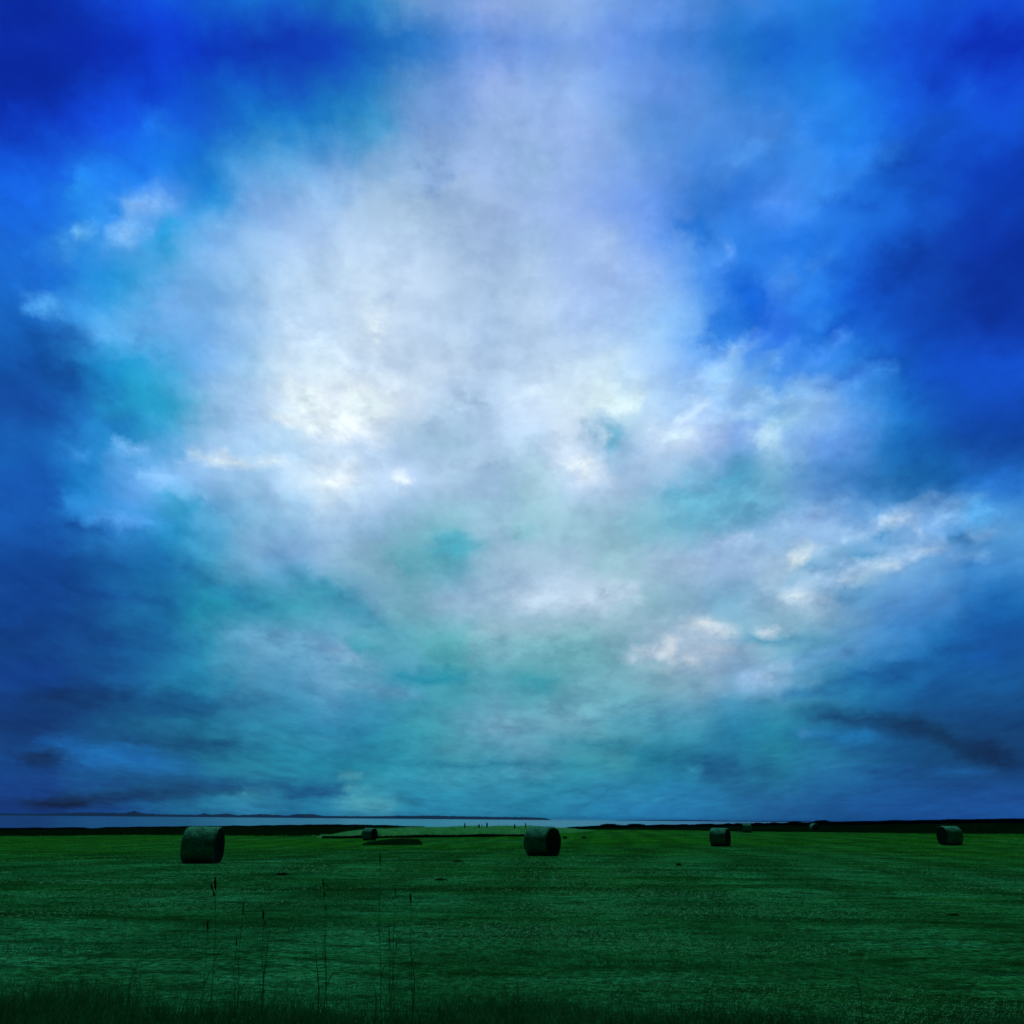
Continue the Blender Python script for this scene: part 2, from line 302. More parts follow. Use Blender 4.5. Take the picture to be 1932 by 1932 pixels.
for j in range(NR):
    gn = W.node('ShaderNodeGroup'); gn.node_tree = ramp_row(j)
    W.link(ta, gn.inputs[0]); rc = gn.outputs[0]
    al = gn.outputs[1]
    if cur is None: cur = rc; torn = al
    else:
        f = W.math('SUBTRACT', te, float(j - 1), clamp=True)
        cur = W.mix(f, cur, rc)
        torn = W.math('MULTIPLY_ADD', W.math('SUBTRACT', al, torn), f, torn)
# fine cloud texture, stronger where the deck is torn
nf = W.math('SUBTRACT', n2.outputs['Fac'], 0.5)
n3 = W.noise(W.vmath('MULTIPLY', W.vmath('ADD', dirv, (1.7, 9.2, 0)), (1, 1, 1.7)), 22.0, 6, 0.62, 0.0)
nf3 = W.math('SUBTRACT', n3.outputs['Fac'], 0.5)
ta_ = W.math('MULTIPLY_ADD', torn, 1.0, 0.42)
n5 = W.noise(W.vmath('MULTIPLY', W.vmath('ADD', pl, (3.3, 5.9, 0)), (1.0, 0.38, 1.0)), 2.6, 5, 0.6, 0.3)
nf5 = W.math('SUBTRACT', W.rng(n5.outputs['Fac'], 0.38, 0.62, 0.0, 1.0, True), 0.5)
sh2 = W.math('SUBTRACT', W.rng(n2.outputs['Fac'], 0.38, 0.60, 0.0, 1.0, True), 0.5)
sh3 = W.math('SUBTRACT', W.rng(n3.outputs['Fac'], 0.40, 0.60, 0.0, 1.0, True), 0.5)
tx = W.math('ADD', W.math('MULTIPLY', nf5, 0.16), W.math('ADD', W.math('MULTIPLY', sh2, W.math('MULTIPLY_ADD', torn, 0.10, 0.13)), W.math('MULTIPLY', sh3, W.math('MULTIPLY_ADD', torn, 0.17, 0.10))))
# denser bits of cloud are bluer, thinner bits whiter
cur = W.vmath('MULTIPLY', cur, W.vmath('ADD', (1.0, 1.0, 1.0), W.vmath('SCALE', (1.12, 0.95, 0.72), scale=tx)))
# rest of the dome: thick dark cloud away from the bright part
back = W.mix(n1.outputs['Fac'], (0.001, 0.004, 0.010, 1), (0.004, 0.012, 0.025, 1))
absaz = W.math('ABSOLUTE', az)
fb = W.math('MAXIMUM', W.rng(absaz, math.radians(38), math.radians(62), 0.0, 1.0, True),
            W.rng(el, math.radians(46), math.radians(60), 0.0, 1.0, True))
cur = W.mix(fb, cur, back)
sky = W.node('ShaderNodeTexSky', sky_type='NISHITA')
sky.sun_disc = False
sky.sun_elevation = SUN_EL
sky.sun_rotation = SUN_AZ
sky.altitude = 0
sky.dust_density = 0.3
bgS = W.node('ShaderNodeBackground'); W.link(sky.outputs[0], bgS.inputs[0]); bgS.inputs[1].default_value = 0.05
bgC = W.node('ShaderNodeBackground'); W.link(cur, bgC.inputs[0]); bgC.inputs[1].default_value = 1.0
mx = W.node('ShaderNodeMixShader'); mx.inputs[0].default_value = 0.985
W.link(bgS.outputs[0], mx.inputs[1]); W.link(bgC.outputs[0], mx.inputs[2])
wo = W.node('ShaderNodeOutputWorld'); W.link(mx.outputs[0], wo.inputs[0])
world.cycles.sampling_method = 'MANUAL'
world.cycles.sample_map_resolution = 512
S.world = world

# ------------------------------------------------------------------ object helpers
def tag(o, label=None, cat=None, group=None, kind=None):
    if label: o['label'] = label
    if cat: o['category'] = cat
    if group: o['group'] = group
    if kind: o['kind'] = kind
    return o

def link_mesh(name, me, mat, parent=None):
    o = bpy.data.objects.new(name, me)
    COL.objects.link(o)
    if mat: me.materials.append(mat)
    if parent: o.parent = parent
    return o

def np_mesh(name, V, faces):
    """V (N,3); faces: list of (array of k columns)"""
    me = bpy.data.meshes.new(name)
    V = np.asarray(V, np.float32)
    me.vertices.add(len(V)); me.vertices.foreach_set('co', V.ravel())
    idx = np.concatenate([f.ravel() for f in faces]).astype(np.int32)
    ln = np.concatenate([np.full(len(f), f.shape[1]) for f in faces])
    st = np.concatenate([[0], np.cumsum(ln)[:-1]]).astype(np.int32)
    me.loops.add(len(idx)); me.loops.foreach_set('vertex_index', idx)
    me.polygons.add(len(ln)); me.polygons.foreach_set('loop_start', st)
    me.update(calc_edges=True)
    return me

def smooth(me):
    me.polygons.foreach_set('use_smooth', np.ones(len(me.polygons), bool)); me.update()

def blades(P, H, Wd, lean, seg=2, curl=1.0, az=None):
    """grass blades. lean: (N,2) tip offset"""
    N = len(P)
    a = rng.uniform(0, np.pi, N) if az is None else az
    side = np.stack([np.cos(a), np.sin(a), np.zeros(N)], -1) * Wd[:, None] * 0.5
    V = []; 
    L3 = np.concatenate([lean, np.zeros((N, 1))], 1)
    for k in range(seg + 1):
        t = k / seg
        c = P + L3 * (t ** (1 + curl)) + np.array([0, 0, 1.0]) * (H * (t - 0.18 * t * t * curl))[:, None]
        if k < seg:
            w = 1 - 0.55 * t
            V += [c - side * w, c + side * w]
        else:
            V += [c]
    nv = 2 * seg + 1
    A = np.stack(V, 1).reshape(-1, 3)
    base = (np.arange(N) * nv)[:, None]
    fs = []
    for k in range(seg - 1):
        fs.append(base + np.array([[2 * k, 2 * k + 1, 2 * k + 3, 2 * k + 2]]))
    fs.append(base + np.array([[2 * seg - 2, 2 * seg - 1, 2 * seg]]))
    return A, fs

def new_mat(name):
    m = bpy.data.materials.new(name); m.use_nodes = True
    t = NT(m.node_tree); b = m.node_tree.nodes['Principled BSDF']
    return m, t, b

def foliage_mat(name, c1, c2, c3, scale=0.6, trans=0.15, rough=0.75, fine=25.0):
    m, t, b = new_mat(name)
    g = t.node('ShaderNodeNewGeometry')
    a = t.noise(g.outputs['Position'], scale, 5, 0.6)
    f = t.noise(g.outputs['Position'], fine, 2, 0.6)
    c = t.mix(t.rng(a.outputs['Fac'], 0.35, 0.65, 0, 1), (*c1, 1), (*c2, 1))
    c = t.mix(t.rng(f.outputs['Fac'], 0.55, 0.75, 0, 0.7), c, (*c3, 1))
    t.link(c, b.inputs['Base Color'])
    b.inputs['Roughness'].default_value = rough
    b.inputs['Specular IOR Level'].default_value = 0.0
    if trans > 0:
        tr = t.node('ShaderNodeBsdfTranslucent'); t.link(c, tr.inputs[0])
        ms = t.node('ShaderNodeMixShader'); ms.inputs[0].default_value = trans
        t.link(b.outputs[0], ms.inputs[1]); t.link(tr.outputs[0], ms.inputs[2])
        t.link(ms.outputs[0], m.node_tree.nodes['Material Output'].inputs[0])
    return m

# ------------------------------------------------------------------ ground height
BALE_D = 1.36     # height of a bale
def dist_for(px, ytop, ybot, h):
    lo, hi = 5.0, 900.0
    for _ in range(60):
        m = 0.5 * (lo + hi)
        z = at(px, ybot, m)[2] - at(px, ytop, m)[2]
        if -z < h: lo = m
        else: hi = m
    return m
# px centre, top, bottom of each bale in the photograph
BALES = [ (380, 1558.5, 1628), (697, 1563, 1586.5), (1023.5, 1558, 1614), (1359.5, 1561, 1595.5),
          (1794, 1557.5, 1594), (1409, 1553, 1570.5), (1537, 1556, 1570.5) ]
CP = []    # control points px, dist, z
bale_pos = []
for (x, yt, yb) in BALES:
    d = dist_for(x, yt, yb, BALE_D)
    p = at(x, yb, d)
    bale_pos.append(p)
    CP.append((x, d, p[2]))
    print('bale', x, round(d, 1), p.round(2))
for x in (0, 480, 966, 1450, 1932):
    CP += [(x, 8, 0.0), (x, 20, 0.0)]
# far edge of the mown field
EDGE = [(0, 1577, 150), (240, 1577, 150), (500, 1580, 135), (611, 1581, 128), (850, 1579, 128), (1000, 1577, 132), (1090, 1572, 150),
        (1148, 1564, 200), (1300, 1566, 195), (1400, 1569, 185), (1640, 1570, 180), (1800, 1572, 172), (1932, 1573, 165)]
TOP = [(0, 1567, 240), (180, 1566, 240), (380, 1565, 240), (500, 1564.5, 240), (560, 1561.5, 240), (626, 1559, 240), (720, 1560.5, 240), (790, 1564, 240),
       (900, 1566, 240), (1050, 1563, 240), (1148, 1559, 260), (1300, 1560, 260), (1450, 1557, 260), (1560, 1550, 260), (1700, 1551.5, 260), (1860, 1547, 260), (1932, 1547, 260)]
for (x, y, d) in EDGE + TOP:
    CP.append((x, d, at(x, y, d)[2]))
CP = np.array(CP)
cu = (CP[:, 0] - 966) / 420.0; cvv = np.log(CP[:, 1]) * 3.0
def rbf(r): return np.exp(-(r / 1.3) ** 2 * 0.5)
_R = np.sqrt((cu[:, None] - cu) ** 2 + (cvv[:, None] - cvv) ** 2)
_zm = 0.0
_wgt = np.linalg.solve(rbf(_R) + np.eye(len(cu)) * 2e-3, CP[:, 2] - _zm)
def ground(x, y):
    x = np.asarray(x, float); y = np.asarray(y, float)
    d = np.hypot(x, y); a = np.arctan2(x, np.maximum(y, 1e-6))
    u = np.clip(np.tan(np.clip(a, -1.2, 1.2)) * F * 0.954 / 420.0, -2.8, 2.8)
    v = np.log(np.maximum(d, 1.0)) * 3.0
    z = np.zeros_like(d) + _zm
    sh = d.shape
    uf, vf = u.ravel(), v.ravel()
    out = np.zeros(len(uf))
    for s in range(0, len(uf), 60000):
        r = np.sqrt((uf[s:s + 60000, None] - cu) ** 2 + (vf[s:s + 60000, None] - cvv) ** 2)
        out[s:s + 60000] = rbf(r) @ _wgt
    z = z + out.reshape(sh)
    near = np.clip((d - 5) / 6, 0, 1)
    z = z * near * near * (3 - 2 * near)
    # behind the camera flat land
    side = np.clip((y / np.maximum(d, 1e-6) - 0.25) / 0.35, 0, 1)
    z = z * side
    # shore: falls away beyond the bank
    f = np.clip((d - 262) / 120, 0, 1) * np.clip((y + 50) / 100, 0, 1)
    z = z + (-9.0 - z) * f * f * (3 - 2 * f)
    # small roughness
    z = z + 0.025 * np.sin(x * 0.9 + 1.3 * np.sin(y * 0.31)) * np.sin(y * 0.7 + np.sin(x * 0.4)) * np.clip(d / 15, 0, 1)
    return z

# ------------------------------------------------------------------ terrain mesh (polar grid)
nr = 230
rad = np.concatenate([[0.0], np.geomspace(1.5, 420, nr), [700, 1500, 4000]])
angs = np.concatenate([np.radians(np.linspace(-50, 50, 301)), np.radians(np.linspace(54, 306, 64))])
RR, AA = np.meshgrid(rad, angs, indexing='ij')
GX = RR * np.sin(AA); GY = RR * np.cos(AA)
GZ = ground(GX, GY)
n_a = len(angs)
V = np.stack([GX, GY, GZ], -1).reshape(-1, 3)
ii, jj = np.meshgrid(np.arange(1, len(rad) - 1), np.arange(n_a), indexing='ij')
j2 = (jj + 1) % n_a
quads = np.stack([ii * n_a + jj, (ii + 1) * n_a + jj, (ii + 1) * n_a + j2, ii * n_a + j2], -1).reshape(-1, 4)[:, ::-1]
j = np.arange(n_a)
tri = np.stack([np.zeros(n_a, int), n_a + (j + 1) % n_a, n_a + j], -1)[:, ::-1]
me = np_mesh("field", V, [quads, tri]); smooth(me)
m, t, b = new_mat("mown grass ground")
g = t.node('ShaderNodeNewGeometry'); pos = g.outputs['Position']
sp = t.node('ShaderNodeSeparateXYZ'); t.link(pos, sp.inputs[0])
# cut swaths: parallel passes of the mower, warped
warp = t.noise(pos, 0.035, 3, 0.5)
wv_ = t.vmath('SCALE', t.vmath('SUBTRACT', warp.outputs['Color'], (0.5, 0.5, 0.5)), scale=9.0)
mrot = t.node('ShaderNodeMapping'); t.link(pos, mrot.inputs[0]); mrot.inputs['Rotation'].default_value = (0, 0, math.radians(5))
mp = t.vmath('ADD', mrot.outputs[0], wv_)
sw = t.node('ShaderNodeTexWave', wave_type='BANDS', bands_direction='X'); t.link(mp, sw.inputs[0])
sw.inputs['Scale'].default_value = 0.075; sw.inputs['Distortion'].default_value = 2.0; sw.inputs['Detail'].default_value = 3; sw.inputs['Detail Scale'].default_value = 2.0
mp2 = t.node('ShaderNodeMapping'); t.link(mp, mp2.inputs[0]); mp2.inputs['Rotation'].default_value = (0, 0, math.radians(8)); mp2.inputs['Scale'].default_value = (0.12, 1.0, 1.0)
st = t.noise(mp2.outputs[0], 0.55, 6, 0.62)
big = t.noise(pos, 0.05, 4, 0.55)
fine = t.noise(pos, 9.0, 6, 0.7)
mpm = t.node('ShaderNodeMapping'); t.link(pos, mpm.inputs[0]); mpm.inputs['Scale'].default_value = (0.5, 0.85, 1.0)
mid = t.noise(mpm.outputs[0], 2.4, 6, 0.68)
zone = t.math('ADD', t.rng(sp.outputs[1], 16.0, 95.0, 0.0, 0.95), t.rng(big.outputs['Fac'], 0.35, 0.65, -0.35, 0.35), clamp=True)
c = t.mix(zone, (0.016, 0.29, 0.078, 1), (0.018, 0.28, 0.012, 1))
hi = t.mix(zone, (0.034, 0.50, 0.200, 1), (0.026, 0.42, 0.035, 1))
c = t.mix(t.rng(st.outputs['Fac'], 0.46, 0.66, 0, 1), c, hi)
c = t.mix(t.math('MULTIPLY', t.rng(sw.outputs['Fac'], 0.25, 0.8, 0, 1), 0.40), c, (0.006, 0.10, 0.012, 1))
c = t.mix(t.rng(st.outputs['Fac'], 0.33, 0.45, 0.85, 0), c, (0.004, 0.045, 0.008, 1))
c = t.mix(t.rng(mid.outputs['Fac'], 0.38, 0.52, 0.75, 0), c, (0.003, 0.030, 0.006, 1))
c = t.mix(t.rng(fine.outputs['Fac'], 0.42, 0.60, 0.8, 0), c, (0.003, 0.035, 0.006, 1))
t.link(c, b.inputs['Base Color']); b.inputs['Roughness'].default_value = 1.0; b.inputs['Specular IOR Level'].default_value = 0.0
bp = t.node('ShaderNodeBump'); bp.inputs['Strength'].default_value = 0.9; bp.inputs['Distance'].default_value = 0.25
t.link(t.math('ADD', mid.outputs['Fac'], t.math('MULTIPLY', fine.outputs['Fac'], 0.5)), bp.inputs['Height']); t.link(bp.outputs[0], b.inputs['Normal'])
fo = link_mesh("field", me, m)
tag(fo, kind='structure')

# ------------------------------------------------------------------ sea
me = bpy.data.meshes.new("sea")
SEA = -4.0
me.from_pydata([(-30000, 180, SEA), (30000, 180, SEA), (30000, 30000, SEA), (-30000, 30000, SEA)], [], [(0, 1, 2, 3)])
m, t, b = new_mat("sea water")
b.inputs['Base Color'].default_value = (0.010, 0.06, 0.08, 1); b.inputs['Roughness'].default_value = 0.12; b.inputs['IOR'].default_value = 1.33
g = t.node('ShaderNodeNewGeometry')
mp = t.node('ShaderNodeMapping'); t.link(g.outputs['Position'], mp.inputs[0]); mp.inputs['Scale'].default_value = (0.25, 1, 1)
nz = t.noise(mp.outputs[0], 0.25, 4, 0.6)
bp = t.node('ShaderNodeBump'); bp.inputs['Strength'].default_value = 0.2; bp.inputs['Distance'].default_value = 0.3
t.link(nz.outputs['Fac'], bp.inputs['Height']); t.link(bp.outputs[0], b.inputs['Normal'])
sea = link_mesh("sea", me, m); tag(sea, kind='structure')

# ------------------------------------------------------------------ far shore beyond the water
def far_land(name, pts, dist, depth):
    pts = np.array(pts, float)
    xs = np.arange(pts[0, 0], pts[-1, 0] + 0.1, 1.5)
    hp = np.interp(xs, pts[:, 0], pts[:, 1])
    hp = hp * (0.86 + 0.28 * rng.random(len(xs)))
    hp[0] = hp[-1] = 0.05
    v = []; hy = 1556.4 - (xs - 46) * 0.00925
    dr = ray(xs, hy); az_ = np.arctan2(dr[:, 0], dr[:, 1])
    hm = hp * 1.35 * 4.94e-4 * dist
    prof = [(0, 0), (0.18, 0.7), (0.45, 1.0), (0.75, 0.6), (1, 0)]
    for (f, k) in prof:
        R_ = dist + depth * f
        v.append(np.stack([R_ * np.sin(az_), R_ * np.cos(az_), SEA - 0.5 + hm * k], -1))
    V = np.concatenate(v); n = len(xs)
    fs = []
    for k in range(len(prof) - 1):
        a0 = np.arange(n - 1) + k * n
        fs.append(np.stack([a0, a0 + 1, a0 + 1 + n, a0 + n], -1))
    me = np_mesh(name, V, [np.concatenate(fs)])
    return me
mfar, t, b = new_mat("far wooded shore")
g = t.node('ShaderNodeNewGeometry')
nz = t.noise(g.outputs['Position'], 0.01, 4, 0.6)
t.link(t.mix(nz.outputs['Fac'], (0.010, 0.035, 0.045, 1), (0.025, 0.060, 0.060, 1)), b.inputs['Base Color']); b.inputs['Roughness'].default_value = 1.0; b.inputs['Specular IOR Level'].default_value = 0.0
o = link_mesh("far_shore", far_land("far_shore", [(-60, 2.5), (60, 2.6), (110, 3.6), (150, 4.8), (200, 4.6), (235, 5.0), (252, 7.5), (268, 4.2), (300, 3.4), (370, 3.0), (384, 5.0), (396, 3.5),
    (430, 5.2), (445, 3.0), (490, 5.0), (510, 4.4), (540, 3.0), (560, 5.5), (590, 5.5), (610, 3.0), (700, 3.2), (760, 4.5), (830, 4.8), (900, 4.2), (1000, 3.8), (1030, 3.0), (1040, 0.2)], 9000, 900), mfar)
tag(o, kind='structure')
o = link_mesh("far_shore", far_land("far_shore", [(1150, 0.3), (1250, 1.4), (1290, 1.8), (1400, 1.2), (1560, 1.8), (1680, 1.3), (1700, 1.6), (1760, 1.6), (1768, 2.6), (1780, 1.7), (1850, 2.6), (1886, 3.0), (1990, 3.2)], 13000, 900), mfar)
tag(o, kind='structure')

# ------------------------------------------------------------------ hay bales
def bale_material(name, end=False):
    m, t, b = new_mat(name)
    tcn = t.node('ShaderNodeTexCoord'); oc = tcn.outputs['Object']
    mp = t.node('ShaderNodeMapping'); t.link(oc, mp.inputs[0])
    if end:
        sp = t.node('ShaderNodeSeparateXYZ'); t.link(oc, sp.inputs[0])
        r = t.math('SQRT', t.math('ADD', t.math('POWER', sp.outputs[1], 2.0), t.math('POWER', t.math('SUBTRACT', sp.outputs[2], 0.68), 2.0)))
        th = t.math('ARCTAN2', t.math('SUBTRACT', sp.outputs[2], 0.68), sp.outputs[1])
        nz = t.noise(oc, 7.0, 4, 0.6)
        ph = t.math('ADD', t.math('MULTIPLY', r, 95.0), t.math('ADD', th, t.math('MULTIPLY', nz.outputs['Fac'], 9.0)))
        rings = t.math('ADD', t.math('MULTIPLY', t.math('SINE', ph), 0.5), 0.5)
        h = t.math('ADD', t.math('MULTIPLY', rings, 0.6), t.noise(oc, 40.0, 4, 0.7).outputs['Fac'])
        f = rings
    else:
        mp.inputs['Scale'].default_value = (0.35, 1.0, 1.0)
        nz = t.noise(mp.outputs[0], 34.0, 6, 0.75)
        h = nz.outputs['Fac']; f = t.rng(h, 0.35, 0.65, 0, 1)
    lo = t.noise(oc, 2.2, 4, 0.6)
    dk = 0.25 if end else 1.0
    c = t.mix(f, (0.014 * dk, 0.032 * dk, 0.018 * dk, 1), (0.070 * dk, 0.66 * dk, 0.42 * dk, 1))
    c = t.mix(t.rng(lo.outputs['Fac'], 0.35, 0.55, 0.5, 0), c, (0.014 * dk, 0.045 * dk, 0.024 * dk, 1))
    t.link(c, b.inputs['Base Color']); b.inputs['Roughness'].default_value = 0.95; b.inputs['Specular IOR Level'].default_value = 0.0
    bp = t.node('ShaderNodeBump'); bp.inputs['Strength'].default_value = 1.0; bp.inputs['Distance'].default_value = 0.03
    t.link(h, bp.inputs['Height']); t.link(bp.outputs[0], b.inputs['Normal'])
    return m
mb_side = bale_material("baled hay side"); mb_end = bale_material("baled hay end", True)
BL_L = 1.28
def bale_section(n, sag):
    th = np.linspace(0, 2 * np.pi, n, endpoint=False)
    R_ = BALE_D / 2
    y = R_ * 1.02 * np.sin(th); z = -R_ * np.cos(th)
    z = np.maximum(z, -R_ + sag)                      # flat where it rests
    low = np.clip(-z / R_, 0, 1)
    y = y * (1 + 0.035 * low)
    z = (z + R_ - sag) * (BALE_D / (BALE_D - sag))
    return y, z
def make_bale(label, seed):
    r = np.random.default_rng(seed)
    root = bpy.data.objects.new("hay_bale", None); COL.objects.link(root)
    tag(root, label, "hay bale", "round hay bales lying on the mown field")
    n, nl = 96, 30
    y, z = bale_section(n, 0.05)
    xs = np.linspace(-BL_L / 2, BL_L / 2, nl)
    th = np.arange(n) / n * 2 * np.pi
    V = []
    for k, x in enumerate(xs):
        e = abs(x) / (BL_L / 2)
        sc = 1 - 0.055 * max(0, (e - 0.84) / 0.16) ** 2
        rr = 1 + 0.010 * np.sin(3 * th + seed) + 0.008 * np.sin(7 * th + x * 4 + seed) + 0.007 * np.sin(x * 38) + r.normal(0, 0.009, n)
        zz = BALE_D / 2 + (z - BALE_D / 2) * sc * rr
        yy = y * sc * rr
        zz = np.maximum(zz, 0.0)
        V.append(np.stack([np.full(n, x) + r.normal(0, 0.006, n), yy, zz], -1))
    V = np.array(V)
    idx = np.arange(nl * n).reshape(nl, n)
    q = np.stack([idx[:-1], np.roll(idx, -1, 1)[:-1], np.roll(idx, -1, 1)[1:], idx[1:]], -1).reshape(-1, 4)
    me = np_mesh("rolled_side", V.reshape(-1, 3), [q]); smooth(me)
    link_mesh("rolled_side", me, mb_side, root)
    for s, ring in ((-1, V[0]), (1, V[-1])):
        cen = np.array([s * (BL_L / 2), 0, BALE_D / 2])
        rings = [cen + (ring - cen) * f + np.array([s * (0.012 * math.sin(f * 40) - 0.03 * (1 - f)), 0, 0]) + (r.normal(0, 0.004, ring.shape) if f < 1 else 0) for f in (1, .9, .8, .7, .6, .5, .4, .3, .2, .1)]
        A = np.concatenate(rings + [cen[None] - np.array([[s * 0.03, 0, 0]])])
        fs = []
        for k in range(len(rings) - 1):
            a0 = np.arange(n) + k * n; a1 = (np.arange(n) + 1) % n + k * n
            fs.append(np.stack([a0, a1, a1 + n, a0 + n], -1))
        k = len(rings) - 1
        a0 = np.arange(n) + k * n; a1 = (np.arange(n) + 1) % n + k * n
        tr = np.stack([a0, a1, np.full(n, len(A) - 1)], -1)
        fq = np.concatenate(fs)
        if s < 0: fq = fq[:, ::-1]; tr = tr[:, ::-1]
        me = np_mesh("end_face", A, [fq, tr]); smooth(me)
        link_mesh("end_face", me, mb_end, root)
    # loose stalks sticking out of the skin
    N = 5200
    x = r.uniform(-BL_L / 2, BL_L / 2, N); tt = r.uniform(0, n, N).astype(int) % n
    P = np.stack([x, y[tt] * 0.985, BALE_D / 2 + (z[tt] - BALE_D / 2) * 0.985], -1)
    nrm = P - np.array([0, 0, BALE_D / 2]); nrm[:, 0] = 0; nrm /= np.linalg.norm(nrm, axis=1, keepdims=True)
    tang = np.stack([np.zeros(N), -nrm[:, 2], nrm[:, 1]], -1) * r.choice([-1, 1], N)[:, None]
    tip = P + nrm * r.uniform(0.01, 0.06, N)[:, None] + tang * r.uniform(0.03, 0.14, N)[:, None] + np.stack([r.normal(0, 0.03, N), np.zeros(N), np.zeros(N)], -1)
    tip[:, 2] = np.maximum(tip[:, 2], 0.01); P[:, 2] = np.maximum(P[:, 2], 0.0)
    w = np.stack([np.full(N, 0.0035), np.zeros(N), np.zeros(N)], -1)
    A = np.stack([P - w, P + w, tip], 1).reshape(-1, 3)
    link_mesh("loose_stalks", np_mesh("loose_stalks", A, [np.arange(3 * N).reshape(-1, 3)]), mb_side, root)
    return root
# yaw: 0 = axis across the line of sight; positive turns the right-hand end towards the camera
BI = [("largest round hay bale, nearest of all, above the tallest dark seed stem", -18),
      ("small round hay bale in front of the pale grass, above the rush patch", -38),
      ("round hay bale in the centre with a big dark right end", -34),
      ("round hay bale with a narrow dark right end, just left of a tiny far bale", -19),
      ("round hay bale near the right edge, its dark end turned left", 36),
      ("tiny far round hay bale standing between two dark shrubs", 14),
      ("tiny all dark hay bale seen end on, below the highest crest shrub", -62)]
for k, ((px, yt, yb), p, (lab, yaw)) in enumerate(zip(BALES, bale_pos, BI)):
    o = make_bale(lab, 11 + k)
    a = math.atan2(p[0], p[1])
    o.location = (p[0], p[1], float(ground(p[0], p[1])) - 0.02)
    o.rotation_euler = (0, 0, -a + math.radians(yaw))

# ------------------------------------------------------------------ grass of the mown field
mg1, t, b = new_mat("cut grass")
g = t.node('ShaderNodeNewGeometry'); pos = g.outputs['Position']
sp = t.node('ShaderNodeSeparateXYZ'); t.link(pos, sp.inputs[0])
big = t.noise(pos, 0.05, 4, 0.55)
zone = t.math('ADD', t.rng(sp.outputs[1], 16.0, 95.0, 0.0, 0.95), t.rng(big.outputs['Fac'], 0.35, 0.65, -0.35, 0.35), clamp=True)
mpm = t.node('ShaderNodeMapping'); t.link(pos, mpm.inputs[0]); mpm.inputs['Scale'].default_value = (0.50, 0.85, 1.0)
md = t.noise(mpm.outputs[0], 2.8, 7, 0.72); fn = t.noise(pos, 22.0, 3, 0.6)
st = t.noise(mpm.outputs[0], 0.42, 4, 0.6)
c = t.mix(zone, (0.018, 0.30, 0.080, 1), (0.018, 0.31, 0.014, 1))
warp = t.noise(pos, 0.035, 3, 0.5)
mrot = t.node('ShaderNodeMapping'); t.link(pos, mrot.inputs[0]); mrot.inputs['Rotation'].default_value = (0, 0, math.radians(5))
sw = t.node('ShaderNodeTexWave', wave_type='BANDS', bands_direction='X')
t.link(t.vmath('ADD', mrot.outputs[0], t.vmath('SCALE', t.vmath('SUBTRACT', warp.outputs['Color'], (0.5, 0.5, 0.5)), scale=9.0)), sw.inputs[0])
sw.inputs['Scale'].default_value = 0.075; sw.inputs['Distortion'].default_value = 2.0; sw.inputs['Detail'].default_value = 3; sw.inputs['Detail Scale'].default_value = 2.0
swf = t.math('MULTIPLY', t.rng(sw.outputs['Fac'], 0.3, 0.8, 0, 1), t.rng(sp.outputs[1], 12, 36, 0.15, 0.85))
c = t.mix(t.rng(md.outputs['Fac'], 0.50, 0.66, 0, 0.9), c, t.mix(zone, (0.050, 0.62, 0.250, 1), (0.030, 0.48, 0.050, 1)))
c = t.mix(t.rng(md.outputs['Fac'], 0.38, 0.52, 0.92, 0), c, (0.003, 0.030, 0.006, 1))
c = t.mix(t.rng(st.outputs['Fac'], 0.38, 0.52, 0.75, 0), c, (0.005, 0.060, 0.010, 1))
c = t.mix(swf, c, (0.006, 0.085, 0.008, 1))
c = t.mix(t.rng(fn.outputs['Fac'], 0.56, 0.72, 0, 0.6), c, (0.05, 0.48, 0.20, 1))
t.link(c, b.inputs['Base Color']); b.inputs['Roughness'].default_value = 0.9; b.inputs['Specular IOR Level'].default_value = 0.0
tr = t.node('ShaderNodeBsdfTranslucent'); t.link(c, tr.inputs[0])
ms = t.node('ShaderNodeMixShader'); ms.inputs[0].default_value = 0.25
t.link(b.outputs[0], ms.inputs[1]); t.link(tr.outputs[0], ms.inputs[2]); t.link(ms.outputs[0], mg1.node_tree.nodes['Material Output'].inputs[0])
def sample_wedge(N, d0, d1, power=2.0, amax=33):
    """points in the wedge in front of the camera, denser close by"""
    u = rng.random(N)
    d = (d0 ** -power * 0 + d0 * (d1 / d0) ** (u ** 1.0))
    a = np.radians(rng.uniform(-amax, amax, N))
    return d * np.sin(a), d * np.cos(a), d
x, y, d = sample_wedge(460000, 7.6, 190)
pn = np.sin(x * 0.8 + 2.2 * np.sin(y * 0.23)) * 0.5 + np.sin(y * 2.1 + 1.7 * np.sin(x * 0.35)) * 0.5
keep = rng.random(len(x)) < np.clip(0.55 + 0.55 * pn, 0.12, 1)
x, y, d, pn = x[keep], y[keep], d[keep], pn[keep]
N = len(x)
P = np.stack([x, y, ground(x, y) - 0.01], -1)
H = rng.gamma(4, 0.011, N) * (0.8 + 0.35 * pn) + 0.015
Wd = np.clip(0.0045 * (d / 9) ** 0.95, 0.004, 0.09)
ln = rng.normal(0, 0.05, (N, 2)) * np.array([1.5, 0.7])
A, fs = blades(P, H, Wd, ln, seg=1, curl=0.5, az=rng.normal(0, 0.7, N))
o = link_mesh("mown_grass", np_mesh("mown_grass", A, fs), mg1)
tag(o, "short mown green grass covering the hay field", "grass", kind='stuff')

